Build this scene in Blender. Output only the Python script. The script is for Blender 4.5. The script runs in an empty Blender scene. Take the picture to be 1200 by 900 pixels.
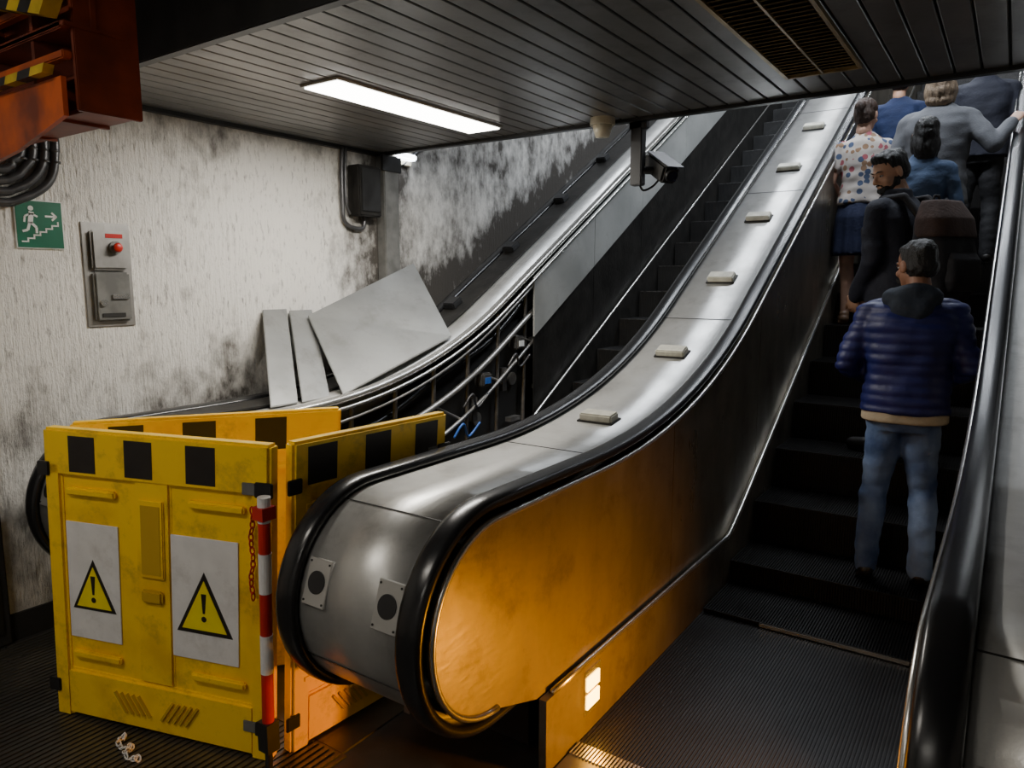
import bpy, bmesh, math, random
from mathutils import Vector, Matrix, noise
random.seed(3)
S=bpy.context.scene
COL=S.collection
T30=math.tan(math.radians(30))

# ------------------------------------------------------------------ materials
def mat(name,col,rough=.5,metal=0,amt=.0,nscale=5,stretch=(1,1,1),bump=0,bscale=40,bstretch=(1,1,1),dark=None,emis=None,estr=0,lo=.35,hi=.65,rvar=0,detail=6,grime=None):
    m=bpy.data.materials.new(name); m.use_nodes=True
    nt=m.node_tree; N=nt.nodes; L=nt.links
    b=N['Principled BSDF']
    b.inputs['Roughness'].default_value=rough
    b.inputs['Metallic'].default_value=metal
    c=(*col,1)
    b.inputs['Base Color'].default_value=c
    tc=N.new('ShaderNodeTexCoord')
    mp=N.new('ShaderNodeMapping'); mp.inputs['Scale'].default_value=stretch
    L.new(tc.outputs['Object'],mp.inputs['Vector'])
    no=N.new('ShaderNodeTexNoise'); no.inputs['Scale'].default_value=nscale; no.inputs['Detail'].default_value=detail
    L.new(mp.outputs[0],no.inputs['Vector'])
    rp=N.new('ShaderNodeValToRGB')
    d=dark if dark else tuple(x*(1-amt) for x in col)
    rp.color_ramp.elements[0].position=lo; rp.color_ramp.elements[0].color=(*d,1)
    rp.color_ramp.elements[1].position=hi; rp.color_ramp.elements[1].color=c
    L.new(no.outputs[0],rp.inputs[0]); outc=rp.outputs[0]
    if grime:   # (colour, amount, scale)
        g2=N.new('ShaderNodeTexNoise'); g2.inputs['Scale'].default_value=grime[2]; g2.inputs['Detail'].default_value=10; g2.inputs['Roughness'].default_value=.75
        L.new(tc.outputs['Object'],g2.inputs['Vector'])
        mr=N.new('ShaderNodeMapRange'); mr.inputs['From Min'].default_value=.52; mr.inputs['From Max'].default_value=.72; mr.inputs['To Max'].default_value=grime[1]
        L.new(g2.outputs[0],mr.inputs[0])
        mx=N.new('ShaderNodeMix'); mx.data_type='RGBA'; L.new(mr.outputs[0],mx.inputs[0]); L.new(outc,mx.inputs[6]); mx.inputs[7].default_value=(*grime[0],1); outc=mx.outputs[2]
    L.new(outc,b.inputs['Base Color'])
    if rvar:
        mr=N.new('ShaderNodeMapRange'); mr.inputs['To Min'].default_value=rough+rvar; mr.inputs['To Max'].default_value=rough-rvar
        mr.inputs['From Min'].default_value=.3; mr.inputs['From Max'].default_value=.7
        L.new(no.outputs[0],mr.inputs[0]); L.new(mr.outputs[0],b.inputs['Roughness'])
    if bump:
        mp2=N.new('ShaderNodeMapping'); mp2.inputs['Scale'].default_value=bstretch
        L.new(tc.outputs['Object'],mp2.inputs['Vector'])
        n2=N.new('ShaderNodeTexNoise'); n2.inputs['Scale'].default_value=bscale; n2.inputs['Detail'].default_value=4
        L.new(mp2.outputs[0],n2.inputs['Vector'])
        bp=N.new('ShaderNodeBump'); bp.inputs['Strength'].default_value=bump; bp.inputs['Distance'].default_value=.01
        L.new(n2.outputs[0],bp.inputs['Height']); L.new(bp.outputs[0],b.inputs['Normal'])
    if emis:
        b.inputs['Emission Color'].default_value=(*emis,1); b.inputs['Emission Strength'].default_value=estr
    return m

M={}
M['steel']=mat('brushed_steel',(.66,.655,.63),.38,.72,.35,3.2,(1,1,1),.06,60,(1,.08,1),rvar=.10,grime=((.20,.19,.17),.5,5))
M['steel_worn']=mat('worn_steel',(.46,.45,.43),.42,.75,.45,4,(1,1,1),.15,30,(1,1,.2),rvar=.1)
M['steel_side']=mat('side_panel_steel',(.40,.36,.29),.36,.78,.50,3.0,(1,1,.5),.10,50,(1,.3,1),rvar=.10,grime=((.08,.06,.035),.65,3.5))
M['steel_dull']=mat('dull_aluminium',(.55,.56,.54),.5,.45,.30,2.5,(1,1,1),.05,50,grime=((.2,.19,.17),.4,5))
M['sheet']=mat('grey_cladding_sheet',(.30,.305,.30),.42,.55,.25,3,(1,1,1),.04,50,grime=((.12,.11,.10),.5,5))
M['trim']=mat('polished_trim',(.66,.65,.62),.26,.9,.2,8)
M['rubber']=mat('handrail_rubber',(.012,.012,.013),.25,0,.2,6)
M['black']=mat('black_plastic',(.015,.015,.016),.45,0,.3,10)
M['blackm']=mat('black_greasy_metal',(.035,.033,.03),.5,.5,.5,8,bump=.2,bscale=30)
M['step']=mat('step_metal',(.013,.011,.010),.45,.3,.5,4,rvar=.1)
M['step2']=mat('step_metal_left',(.05,.05,.05),.42,.5,.5,4,rvar=.1)
M['plate']=mat('landing_plate_metal',(.20,.19,.17),.36,.8,.5,3,rvar=.1)
M['floor']=mat('dark_stone_floor',(.055,.05,.045),.45,0,.5,5,bump=.1,bscale=60,rvar=.12)
M['slat']=mat('ceiling_slat_metal',(.22,.215,.21),.38,.5,.45,2.2,(1,.6,1),.05,20,rvar=.1,grime=((.06,.055,.05),.6,6))
M['dark']=mat('dark_void_paint',(.02,.019,.018),.8,0,.3,4)
M['fascia']=mat('fascia_dark_metal',(.05,.05,.05),.4,.6,.4,6)
M['yellow']=mat('yellow_barrier_plastic',(.96,.60,.002),.42,0,.3,4,dark=(.78,.45,.002),lo=.3,hi=.48,bump=.06,bscale=25,rvar=.08,grime=((.32,.20,.04),.7,7))
M['sign_white']=mat('sign_white',(.80,.79,.78),.4,0,.10,12,grime=((.45,.42,.38),.5,9))
M['sign_yellow']=mat('sign_yellow',(.92,.75,.01),.4,0,.1,10)
M['sticker']=mat('black_sticker',(.018,.014,.012),.5,0,.3,20)
M['green']=mat('exit_sign_green',(.006,.14,.075),.4,0,.15,8)
M['white']=mat('sign_glyph_white',(.8,.82,.8),.4,0,.1,8)
M['eyew']=mat('eye_white',(.55,.52,.50),.3,0,.05,8)
M['red']=mat('red_plastic',(.55,.02,.015),.35,0,.2,10)
M['cream']=mat('cream_plastic',(.62,.57,.44),.4,0,.2,10)
M['blockw']=mat('deck_block_cream',(.62,.60,.50),.4,0,.3,20)
M['boxgrey']=mat('switch_box_paint',(.20,.20,.19),.45,.3,.35,12)
M['orange']=mat('orange_steel_paint',(.55,.095,.012),.45,.1,.5,6,dark=(.16,.03,.012))
M['maroon']=mat('rust_red_paint',(.20,.035,.012),.5,.1,.5,8)
M['hazy']=mat('hazard_yellow',(.62,.43,.02),.5,0,.4,9)
M['pipe']=mat('grey_conduit',(.10,.10,.105),.35,.5,.3,20)
M['blue']=mat('blue_plastic',(.03,.12,.45),.4,0,.2,20)
M['copper']=mat('cable_brown',(.25,.10,.03),.5,0,.2,20)
M['lamp']=mat('lamp_diffuser',(.9,.9,.9),.5,0,0,5,emis=(1,.965,.90),estr=16)
M['lampc']=mat('shaft_lamp_diffuser',(.9,.9,.9),.5,0,0,5,emis=(.86,.92,1),estr=12)
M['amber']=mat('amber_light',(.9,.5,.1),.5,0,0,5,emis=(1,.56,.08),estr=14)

def wallmat(name,base):
    m=mat(name,base,.75)
    nt=m.node_tree; N=nt.nodes; L=nt.links
    b=N['Principled BSDF']
    for l in list(b.inputs['Base Color'].links): L.remove(l)
    geo=N.new('ShaderNodeTexCoord'); sp=N.new('ShaderNodeSeparateXYZ'); L.new(geo.outputs['Object'],sp.inputs[0])
    def noi(sc,st,det=6):
        mp=N.new('ShaderNodeMapping'); mp.inputs['Scale'].default_value=st; L.new(geo.outputs['Object'],mp.inputs[0])
        n=N.new('ShaderNodeTexNoise'); n.inputs['Scale'].default_value=sc; n.inputs['Detail'].default_value=det; n.inputs['Roughness'].default_value=.65
        L.new(mp.outputs[0],n.inputs[0]); return n.outputs[0]
    def mth(op,a,bb=None,clamp=False):
        n=N.new('ShaderNodeMath'); n.operation=op; n.use_clamp=clamp
        for i,v in enumerate((a,bb)):
            if v is None: continue
            if isinstance(v,(int,float)): n.inputs[i].default_value=v
            else: L.new(v,n.inputs[i])
        return n.outputs[0]
    def rng(v,a,bb,c=0,d=1):
        n=N.new('ShaderNodeMapRange'); n.inputs['From Min'].default_value=a; n.inputs['From Max'].default_value=bb
        n.inputs['To Min'].default_value=c; n.inputs['To Max'].default_value=d; L.new(v,n.inputs[0]); return n.outputs[0]
    Y=sp.outputs['Y']; Z=sp.outputs['Z']
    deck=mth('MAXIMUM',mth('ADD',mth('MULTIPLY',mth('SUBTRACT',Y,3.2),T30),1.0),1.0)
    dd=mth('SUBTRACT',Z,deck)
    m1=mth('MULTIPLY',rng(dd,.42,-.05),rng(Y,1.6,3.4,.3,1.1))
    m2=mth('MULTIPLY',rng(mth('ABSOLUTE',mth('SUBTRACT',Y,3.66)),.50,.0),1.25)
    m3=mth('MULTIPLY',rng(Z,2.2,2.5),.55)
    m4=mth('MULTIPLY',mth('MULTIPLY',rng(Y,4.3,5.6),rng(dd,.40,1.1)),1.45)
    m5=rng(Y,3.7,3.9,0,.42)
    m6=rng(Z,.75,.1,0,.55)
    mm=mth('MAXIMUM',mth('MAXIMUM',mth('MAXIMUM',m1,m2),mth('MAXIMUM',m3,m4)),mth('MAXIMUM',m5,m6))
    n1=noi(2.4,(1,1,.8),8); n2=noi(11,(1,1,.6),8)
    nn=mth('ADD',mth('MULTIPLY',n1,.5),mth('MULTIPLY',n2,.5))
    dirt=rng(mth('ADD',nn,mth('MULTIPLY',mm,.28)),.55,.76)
    fine=rng(noi(48,(1,1,.30),5),.55,.72,0,.65)
    dirt=mth('MAXIMUM',dirt,fine,True)
    mx=N.new('ShaderNodeMix'); mx.data_type='RGBA'
    L.new(dirt,mx.inputs[0]); mx.inputs[6].default_value=(*base,1); mx.inputs[7].default_value=(.060,.053,.045,1)
    L.new(mx.outputs[2],b.inputs['Base Color'])
    r1=noi(55,(1,1,.10),4); r2=noi(90,(1,1,.6),3)
    h=mth('ADD',mth('MULTIPLY',r1,.8),mth('MULTIPLY',r2,.4))
    bp=N.new('ShaderNodeBump'); bp.inputs['Strength'].default_value=1.0; bp.inputs['Distance'].default_value=.016
    L.new(h,bp.inputs['Height']); L.new(bp.outputs[0],b.inputs['Normal'])
    return m
M['wall']=wallmat('white_raked_stucco',(.74,.72,.68))

# ------------------------------------------------------------------ helpers
def empty(name,loc=(0,0,0)):
    o=bpy.data.objects.new(name,None); o.location=loc; COL.objects.link(o); o.empty_display_size=.2
    return o
def link(name,me,m,parent=None,smooth=False):
    o=bpy.data.objects.new(name,me); COL.objects.link(o)
    if m is not None and len(me.materials)==0: me.materials.append(m)
    if smooth:
        for p in me.polygons: p.use_smooth=True
    if parent:
        o.parent=parent; o.matrix_parent_inverse=Matrix.Translation(parent.location).inverted()
    return o
def mk(name,v,f,m,parent=None,smooth=False):
    me=bpy.data.meshes.new(name); me.from_pydata([tuple(x) for x in v],[],f); me.update()
    bm=bmesh.new(); bm.from_mesh(me); bmesh.ops.recalc_face_normals(bm,faces=bm.faces); bm.to_mesh(me); bm.free()
    return link(name,me,m,parent,smooth)
def bm_link(name,bm,m,parent=None,smooth=False):
    bmesh.ops.recalc_face_normals(bm,faces=bm.faces)
    me=bpy.data.meshes.new(name); bm.to_mesh(me); bm.free()
    return link(name,me,m,parent,smooth)
def bbox(bm,c,s,rot=None):
    mt=Matrix.Translation(c)@(rot.to_4x4() if rot else Matrix.Identity(4))@Matrix.Diagonal((s[0],s[1],s[2],1))
    return bmesh.ops.create_cube(bm,size=1,matrix=mt)
def box(name,x0,x1,y0,y1,z0,z1,m,parent=None,bev=0,xf=None):
    bm=bmesh.new(); bbox(bm,((x0+x1)/2,(y0+y1)/2,(z0+z1)/2),(x1-x0,y1-y0,z1-z0))
    if bev: bmesh.ops.bevel(bm,geom=bm.edges[:],offset=bev,segments=2,affect='EDGES')
    if xf: bmesh.ops.transform(bm,matrix=xf,verts=bm.verts)
    return bm_link(name,bm,m,parent)
def cyl(bm,p0,p1,r0,r1=None,seg=16):
    p0=Vector(p0);p1=Vector(p1); d=p1-p0
    if r1 is None: r1=r0
    q=Vector((0,0,1)).rotation_difference(d.normalized()).to_matrix().to_4x4()
    bmesh.ops.create_cone(bm,cap_ends=True,segments=seg,radius1=r0,radius2=r1,depth=d.length,matrix=Matrix.Translation((p0+p1)/2)@q)
def ell(bm,c,r,rot=None,sub=3):
    mt=Matrix.Translation(c)@(rot.to_4x4() if rot else Matrix.Identity(4))@Matrix.Diagonal((r[0],r[1],r[2],1))
    bmesh.ops.create_icosphere(bm,subdivisions=sub,radius=1,matrix=mt)
def limb(bm,pts,rs,seg=16):
    for i,p in enumerate(pts):
        ell(bm,p,(rs[i],)*3,sub=2)
        if i: cyl(bm,pts[i-1],p,rs[i-1],rs[i],seg)
def tube(name,pts,r,m,parent=None,seg=10):
    bm=bmesh.new(); pts=[Vector(p) for p in pts]; rings=[]
    prev=None
    for i,p in enumerate(pts):
        t=(pts[min(i+1,len(pts)-1)]-pts[max(i-1,0)]).normalized()
        if prev is None:
            a=t.orthogonal().normalized()
        else:
            a=(prev-t*prev.dot(t)).normalized()
        prev=a; b=t.cross(a)
        rings.append([bm.verts.new(p+(a*math.cos(2*math.pi*k/seg)+b*math.sin(2*math.pi*k/seg))*r) for k in range(seg)])
    for i in range(len(rings)-1):
        for k in range(seg): bm.faces.new((rings[i][k],rings[i][(k+1)%seg],rings[i+1][(k+1)%seg],rings[i+1][k]))
    bm.faces.new(rings[0]); bm.faces.new(rings[-1][::-1])
    return bm_link(name,bm,m,parent,True)
def catmull(P,n=6):
    P=[Vector(p) for p in P]; out=[]
    for i in range(len(P)-1):
        p0=P[max(i-1,0)];p1=P[i];p2=P[i+1];p3=P[min(i+2,len(P)-1)]
        for k in range(n):
            t=k/n
            out.append(.5*((2*p1)+(-p0+p2)*t+(2*p0-5*p1+4*p2-p3)*t*t+(-p0+3*p1-3*p2+p3)*t**3))
    out.append(P[-1]); return out

# ------------------------------------------------------------------ escalator geometry
def knee(d,R_):
    Lt=R_*math.tan(math.radians(15))
    if d<=-Lt: return 0.
    if d>=Lt*math.cos(math.radians(30)): return T30*d
    return R_-math.sqrt(R_*R_-(d+Lt)**2)
def railZ(y): return .97+knee(y-3.2,3.6)
def lineZ(y): return knee(y-3.5,1.3)
def treadZ(y):
    k=math.floor((y-3.3)/.4+1e-6)
    return 0. if k<0 else lineZ(3.3+.4*k)+.012
YEND=12.5
NY,NZ,NR=1.62,.64,.33     # newel centre / radius
def path(off=0.):
    P=[(2.2,NZ-NR),(1.9,NZ-NR)]
    for k in range(0,25):
        a=math.radians(-90-180*k/24)
        P.append((NY+NR*math.cos(a),NZ+NR*math.sin(a)))
    y=1.75
    while y<YEND: P.append((y,railZ(y))); y+=.12
    out=[]
    for i,p in enumerate(P):
        q0=P[max(i-1,0)];q1=P[min(i+1,len(P)-1)]
        ty,tz=q1[0]-q0[0],q1[1]-q0[1]; l=math.hypot(ty,tz); ty/=l;tz/=l
        n=(tz,-ty)
        out.append((p[0]+n[0]*off,p[1]+n[1]*off,n))
    return out
def rail(name,x,m,parent,w=.042,start=0):
    P=path()[start:]; sec=[]
    for k in range(16):
        a=2*math.pi*k/16
        sec.append((w*math.copysign(abs(math.cos(a))**.7,math.cos(a)),.02*math.copysign(abs(math.sin(a))**.8,math.sin(a))))
    v=[];f=[]
    for (y,z,n) in P:
        for (su,sv) in sec: v.append((x+su,y+n[0]*sv,z+n[1]*sv))
    for i in range(len(P)-1):
        for k in range(16): f.append((i*16+k,i*16+(k+1)%16,(i+1)*16+(k+1)%16,(i+1)*16+k))
    f.append(tuple(range(16))); f.append(tuple(range((len(P)-1)*16,len(P)*16)))
    return mk(name,v,f,m,parent,True)
def deck(name,x0,x1,m,parent,off=.012,th=.02):
    P=path(off); Q=path(off+th); v=[];f=[]
    for p,q in zip(P,Q): v+=[(x0,p[0],p[1]),(x1,p[0],p[1]),(x1,q[0],q[1]),(x0,q[0],q[1])]
    for i in range(len(P)-1):
        for k in range(4): f.append((i*4+k,i*4+(k+1)%4,i*4+4+(k+1)%4,i*4+4+k))
    o=mk(name,v,f,m,parent,False)
    for p in o.data.polygons: p.use_smooth=abs(p.normal.x)<.5
    return o
R=NR-.035
def topz(y):
    if y<NY: return NZ+math.sqrt(max(0,R*R-(y-NY)**2))
    return railZ(y)-.035
def skirtTop(y): return max(.26,lineZ(y)+.13)
def botz(y):
    if y<NY: return NZ-math.sqrt(max(0,R*R-(y-NY)**2))
    if y<1.85: return (NZ-R)+(.26-(NZ-R))*(y-NY)/(1.85-NY)
    return skirtTop(y)
def strip(name,x,th,y0,y1,tf,bf,m,parent,n=None):
    ys=[]
    if y0<1.6:
        for k in range(17): ys.append(NY-R*math.cos(math.pi/2*k/16))
        y=1.68
    else: y=y0
    while y<y1-1e-4: ys.append(y); y+=.08
    ys.append(y1)
    v=[];f=[]
    for y in ys:
        a,b=tf(y),bf(y)
        v+=[(x,y,a),(x,y,b),(x+th,y,b),(x+th,y,a)]
    for i in range(len(ys)-1):
        for k in range(4): f.append((i*4+k,i*4+(k+1)%4,i*4+4+(k+1)%4,i*4+4+k))
    f.append((0,1,2,3)); l=(len(ys)-1)*4; f.append((l,l+1,l+2,l+3))
    return mk(name,v,f,m,parent)

def balustrade(prefix,xl,xr,parent,left_side=True,right_side=True,lrail=True,rrail=True,mside=None,cuts_r=(1.3,2.95,4.2,5.6,7.0,8.4,9.8,YEND),cuts_l=(1.3,2.95,4.2,5.6,7.0,8.4,9.8,YEND),skip_r=(),split=None,mskirt=None):
    mside=mside or M['steel_side']
    deck(prefix+'_deck',xl+.03,xr-.03,M['steel'],parent)
    if lrail: rail(prefix+'_handrail_a',xl,M['rubber'],parent)
    if rrail: rail(prefix+'_handrail_b',xr,M['rubber'],parent)
    for tag,x,on,cuts,sg,skip in (('a',xl,left_side,cuts_l,-1,()),('b',xr,right_side,cuts_r,1,skip_r)):
        if not on: continue
        xx=x+sg*.030
        for i in range(len(cuts)-1):
            if i in skip: continue
            if split and tag=='b' and cuts[i]>2.3:
                strip(f'{prefix}_side_panel_{tag}{i}',xx,sg*.012,cuts[i],cuts[i+1]-.006,topz,lambda y:topz(y)-split,mside,parent)
                strip(f'{prefix}_lower_panel_{tag}{i}',xx,sg*.006,cuts[i],cuts[i+1]-.004,lambda y:topz(y)-split-.006,botz,M['blackm'],parent)
            else:
                strip(f'{prefix}_side_panel_{tag}{i}',xx,sg*.012,cuts[i],cuts[i+1]-.007,topz,botz,mside,parent)
        pts=[(x+sg*.045,p[0],p[1]) for p in path(.04)[2:]]
        tube(f'{prefix}_edge_trim_{tag}',pts,.010,M['trim'],parent,8)
        for i,(a,b) in enumerate(((1.85,3.6),(3.6,5.6),(5.6,7.6),(7.6,9.8),(9.8,YEND))):
            strip(f'{prefix}_skirt_{tag}{i}',x+sg*.045,sg*.028,a,b-.003,skirtTop,lambda y:max(0.,lineZ(y)-.25) if y>3.6 else .0,(mskirt or M['steel_side']) if tag=='b' else M['steel_side'],parent)
        pts=[(x+sg*.062,y/10,skirtTop(y/10)+.004) for y in range(19,int(YEND*10),2)]
        tube(f'{prefix}_skirt_trim_{tag}',pts,.011,M['trim'],parent,8)
    strip(prefix+'_core',xl+.06,(xr-xl)-.12,1.95,YEND,lambda y:railZ(y)-.3,lambda y:max(.0,lineZ(y)-.25),M['dark'],parent)
    for j,ad in enumerate((112,205)):
        a=math.radians(ad); rr=NR-.011; c=Vector(((xl+xr)/2,NY+rr*math.cos(a),NZ+rr*math.sin(a)))
        q=Vector((0,0,1)).rotation_difference(Vector((0,math.cos(a),math.sin(a)))).to_matrix()
        bm=bmesh.new(); bbox(bm,c,(xr-xl-.07,.003,.003),q); bm_link(f'{prefix}_drum_joint_{j}',bm,M['blackm'],parent)

def newel_plates(prefix,xl,xr,parent):
    for j,fx in enumerate((.22,.80)):
        xc=xl+(xr-xl)*fx; a=math.radians(180-19)
        r=NR+.000
        c=Vector((xc,NY+r*math.cos(a),NZ+r*math.sin(a)))
        nrm=Vector((0,math.cos(a),math.sin(a)))
        q=Vector((0,0,1)).rotation_difference(nrm).to_matrix()
        bm=bmesh.new(); bbox(bm,c-nrm*.014,(.092,.135,.012),q)
        bmesh.ops.bevel(bm,geom=bm.edges[:],offset=.002,segments=1,affect='EDGES')
        bm_link(f'{prefix}_access_plate_{j}',bm,M['steel'],parent)
        bm=bmesh.new(); cyl(bm,c-nrm*.012,c-nrm*.005,.033,seg=28); bm_link(f'{prefix}_key_hole_{j}',bm,M['black'],parent,False)
        for k,(dx,dz) in enumerate(((-.038,.056),(.038,.056),(-.038,-.056),(.038,-.056))):
            bm=bmesh.new(); p=c+q@Vector((dx,dz,0)); cyl(bm,p-nrm*.012,p-nrm*.006,.0035,seg=10); bm_link(f'{prefix}_screw_{j}{k}',bm,M['blackm'],parent)

M['nose']=mat('worn_nosing',(.035,.033,.03),.4,.6,.7,30)
M['nose2']=mat('worn_nosing_left',(.20,.20,.20),.4,.8,.7,30)
def stairs(name,x0,x1,ystart,m,parent,mn):
    pl=[(ystart,0.)]
    y=3.3; z=0.
    while y<YEND-.4:
        zn=treadZ(y+.01)
        pl.append((y,z)); pl.append((y-.004,zn)); z=zn; y+=.4
    pl.append((y,z))
    per=.0125; n=int((x1-x0)/per); xs=[]
    for i in range(n):
        a=x0+i*per; xs+=[(a,0),(a+per*.52,0),(a+per*.56,-1),(a+per*.96,-1)]
    v=[];f=[];W=len(xs)
    for i,(y,z) in enumerate(pl):
        d=(.006,-.008)
        for (x,s) in xs: v.append((x,y+(d[0] if s else 0),z+(d[1] if s else 0)))
    for i in range(len(pl)-1):
        for k in range(W-1): f.append((i*W+k,i*W+k+1,(i+1)*W+k+1,(i+1)*W+k))
    o=mk(name,v,f,m,parent)
    bm=bmesh.new(); y=3.3
    while y<YEND-.5:
        bbox(bm,((x0+x1)/2,y-.003,treadZ(y+.01)-.001),(x1-x0-.02,.008,.006)); y+=.4
    bm_link(name+'_nosings',bm,mn,parent)
    return o

E1=empty('escalator',(-.6,2,0))
balustrade('middle_balustrade',-1.69,-1.21,E1)
newel_plates('middle_newel',-1.69,-1.21,E1)
balustrade('outer_balustrade',-.05,.43,E1)
newel_plates('outer_newel',-.05,.43,E1)
stairs('steps',-1.13,-.125,2.0,M['step'],E1,M['nose'])
box('lit_step_edge_strip',-.86,-.24,3.288,3.296,.004,.020,M['trim'],E1)  # bright strip stands in for the lit stretch of this nosing
box('comb_plate',-1.13,-.125,1.55,2.0,-.02,.004,M['plate'],E1)
bm=bmesh.new()
for i in range(80): bbox(bm,(-1.125+i*.0125,2.02,.006),(.006,.07,.008))
bm_link('comb_teeth',bm,M['trim'],E1)
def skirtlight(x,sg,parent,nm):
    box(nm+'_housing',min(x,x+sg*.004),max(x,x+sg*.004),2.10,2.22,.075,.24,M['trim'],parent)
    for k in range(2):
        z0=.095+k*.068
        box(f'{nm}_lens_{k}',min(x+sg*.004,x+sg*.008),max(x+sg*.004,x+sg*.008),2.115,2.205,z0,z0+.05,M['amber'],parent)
skirtlight(-1.137,1,E1,'amber_skirt_light_a')  # reflected amber light built as a glowing two-bar fixture
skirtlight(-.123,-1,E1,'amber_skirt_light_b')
for i,y in enumerate((2.78,3.59,4.33,5.03,5.74,6.45,7.2)):
    z=railZ(y)-.012; sl=math.atan((railZ(y+.05)-railZ(y-.05))/.1)
    rot=Matrix.Rotation(sl,3,'X'); nv=rot@Vector((0,0,1))
    bm=bmesh.new(); bbox(bm,Vector((-1.45,y,z))+nv*.02,(.155,.075,.036),rot)
    bmesh.ops.bevel(bm,geom=bm.edges[:],offset=.006,segments=2,affect='EDGES'); 
    bm_link(f'deck_block_{i}',bm,M['blockw'],E1)
    bm=bmesh.new(); bbox(bm,Vector((-1.45,y,z))+nv*.004,(.17,.09,.008),rot); bm_link(f'deck_block_base_{i}',bm,M['blackm'],E1)
for i,y in enumerate((2.35,3.95,5.4,6.8)):
    z=railZ(y)-.011; sl=math.atan((railZ(y+.05)-railZ(y-.05))/.1)
    bm=bmesh.new(); bbox(bm,(-1.45,y,z),(.42,.003,.002),Matrix.Rotation(sl,3,'X')); bm_link(f'deck_seam_{i}',bm,M['blackm'],E1)

E2=empty('escalator',(-2.3,2,0))
XL,XR=-3.34,-2.87
balustrade('repair_balustrade',XL,XR,E2,rrail=False,mside=M['steel_dull'],cuts_r=(1.3,2.2,4.40,5.3,6.2,7.2,8.2,9.8,YEND),skip_r=(1,),split=.42,mskirt=M['blackm'])
newel_plates('repair_newel',XL,XR,E2)
rail('handrail_reflection_rail',XR,M['trim'],E2,w=.03,start=2)  # polished silver rail stands in for light reflected off the inner handrail
stairs('steps',-2.79,-1.77,2.0,M['step2'],E2,M['nose2'])
box('comb_plate',-2.79,-1.77,1.55,2.0,-.02,.004,M['plate'],E2)
P=path(.004)
v=[];f=[]
for p in P[26:]:
    v+=[(XL+.05,p[0],p[1]),(XL+.24,p[0],p[1]),(XL+.24,p[0],p[1]+.010),(XL+.05,p[0],p[1]+.010)]
for i in range(len(P[26:])-1):
    for k in range(4): f.append((i*4+k,i*4+(k+1)%4,i*4+4+(k+1)%4,i*4+4+k))
mk('dark_outer_deck_strip',v,f,M['blackm'],E2)
for i,y in enumerate((3.98,4.70,5.45,6.2,6.95,7.7)):
    z=railZ(y); rot=Matrix.Rotation(math.atan(T30*.95),3,'X')
    bm=bmesh.new(); bbox(bm,(XL+.10,y,z+.03),(.10,.11,.05),rot); bmesh.ops.bevel(bm,geom=bm.edges[:],offset=.008,segments=2,affect='EDGES'); bm_link(f'black_deck_block_{i}',bm,M['black'],E2)
M['truss']=mat('greasy_grey_steel',(.16,.155,.15),.4,.6,.5,15)
bm=bmesh.new()
for i in range(7):
    y=2.3+i*.34
    cyl(bm,(XR-.02,y,botz(y)-.05),(XR-.02,y+.04,railZ(y)-.05),.014,seg=8)
    bbox(bm,(XR-.03,y+.1,(botz(y)+railZ(y))/2),(.04,.05,.16))
    bbox(bm,(XR-.01,y+.2,botz(y+.2)+.10),(.05,.12,.03))
bm_link('truss_posts',bm,M['truss'],E2)
for j,o in enumerate((.30,.52,.12)):
    tube(f'truss_guide_rail_{j}',[(XR+.0,y/10,railZ(y/10)-o) for y in range(22,46,1)],(.018,.012,.008)[j],M['steel_worn'],E2,8)
tube('handrail_return_belt',[(XR-.06,y/10,railZ(y/10)-.20-.03*math.sin(y*.5)) for y in range(22,46)],.02,M['rubber'],E2,8)
bm=bmesh.new()
for i in range(5):
    y=2.5+i*.42
    cyl(bm,(XR-.01,y,railZ(y)-.30),(XR-.01,y+.3,railZ(y+.3)-.55),.008,seg=8)
    cyl(bm,(XR-.05,y+.05,railZ(y)-.62),(XR-.03,y+.05,railZ(y)-.62),.045,seg=18)
bm_link('truss_braces',bm,M['steel_worn'],E2)
for i,(y,z,mm) in enumerate(((3.0,.62,'copper'),(3.6,.80,'pipe'),(4.1,1.02,'pipe'),(2.7,.55,'copper'),(3.5,.62,'blue'))):
    tube(f'loose_cable_{i}',catmull([(XR+.02,y,z),(XR+.04,y+.07,z+.08),(XR+.01,y+.16,z-.02),(XR+.03,y+.26,z+.06)]),.008,M[mm],E2,8)
for i,y in enumerate((3.25,3.8,4.2)):
    box(f'roller_unit_{i}',XR-.05,XR+.03,y,y+.10,railZ(y)-.42,railZ(y)-.33,M['truss'],E2,.01)
    box(f'roller_tag_{i}',XR+.03,XR+.034,y+.02,y+.08,railZ(y)-.40,railZ(y)-.36,M['blue' if i==1 else 'white'],E2)

# ------------------------------------------------------------------ room
box('floor',-3.75,1.9,-3.2,13,-.12,-.004,M['floor'])
LP=empty('landing_floor_plate',(-2.6,.9,0))
box('plate_base',-3.55,-1.75,-.4,1.55,-.004,.002,M['plate'],LP)
bm=bmesh.new()
for i in range(66): bbox(bm,(-3.53+i*.027,.575,.004),(.014,1.93,.006))
bm_link('plate_ribs',bm,M['plate'],LP)
LP2=empty('landing_floor_plate',(-.6,.9,0))
box('plate_base',-1.15,-.1,-.4,1.545,-.004,.002,M['plate'],LP2)
bm=bmesh.new()
for i in range(39): bbox(bm,(-1.13+i*.027,.57,.004),(.014,1.93,.006))
bm_link('plate_ribs',bm,M['plate'],LP2)

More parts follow.
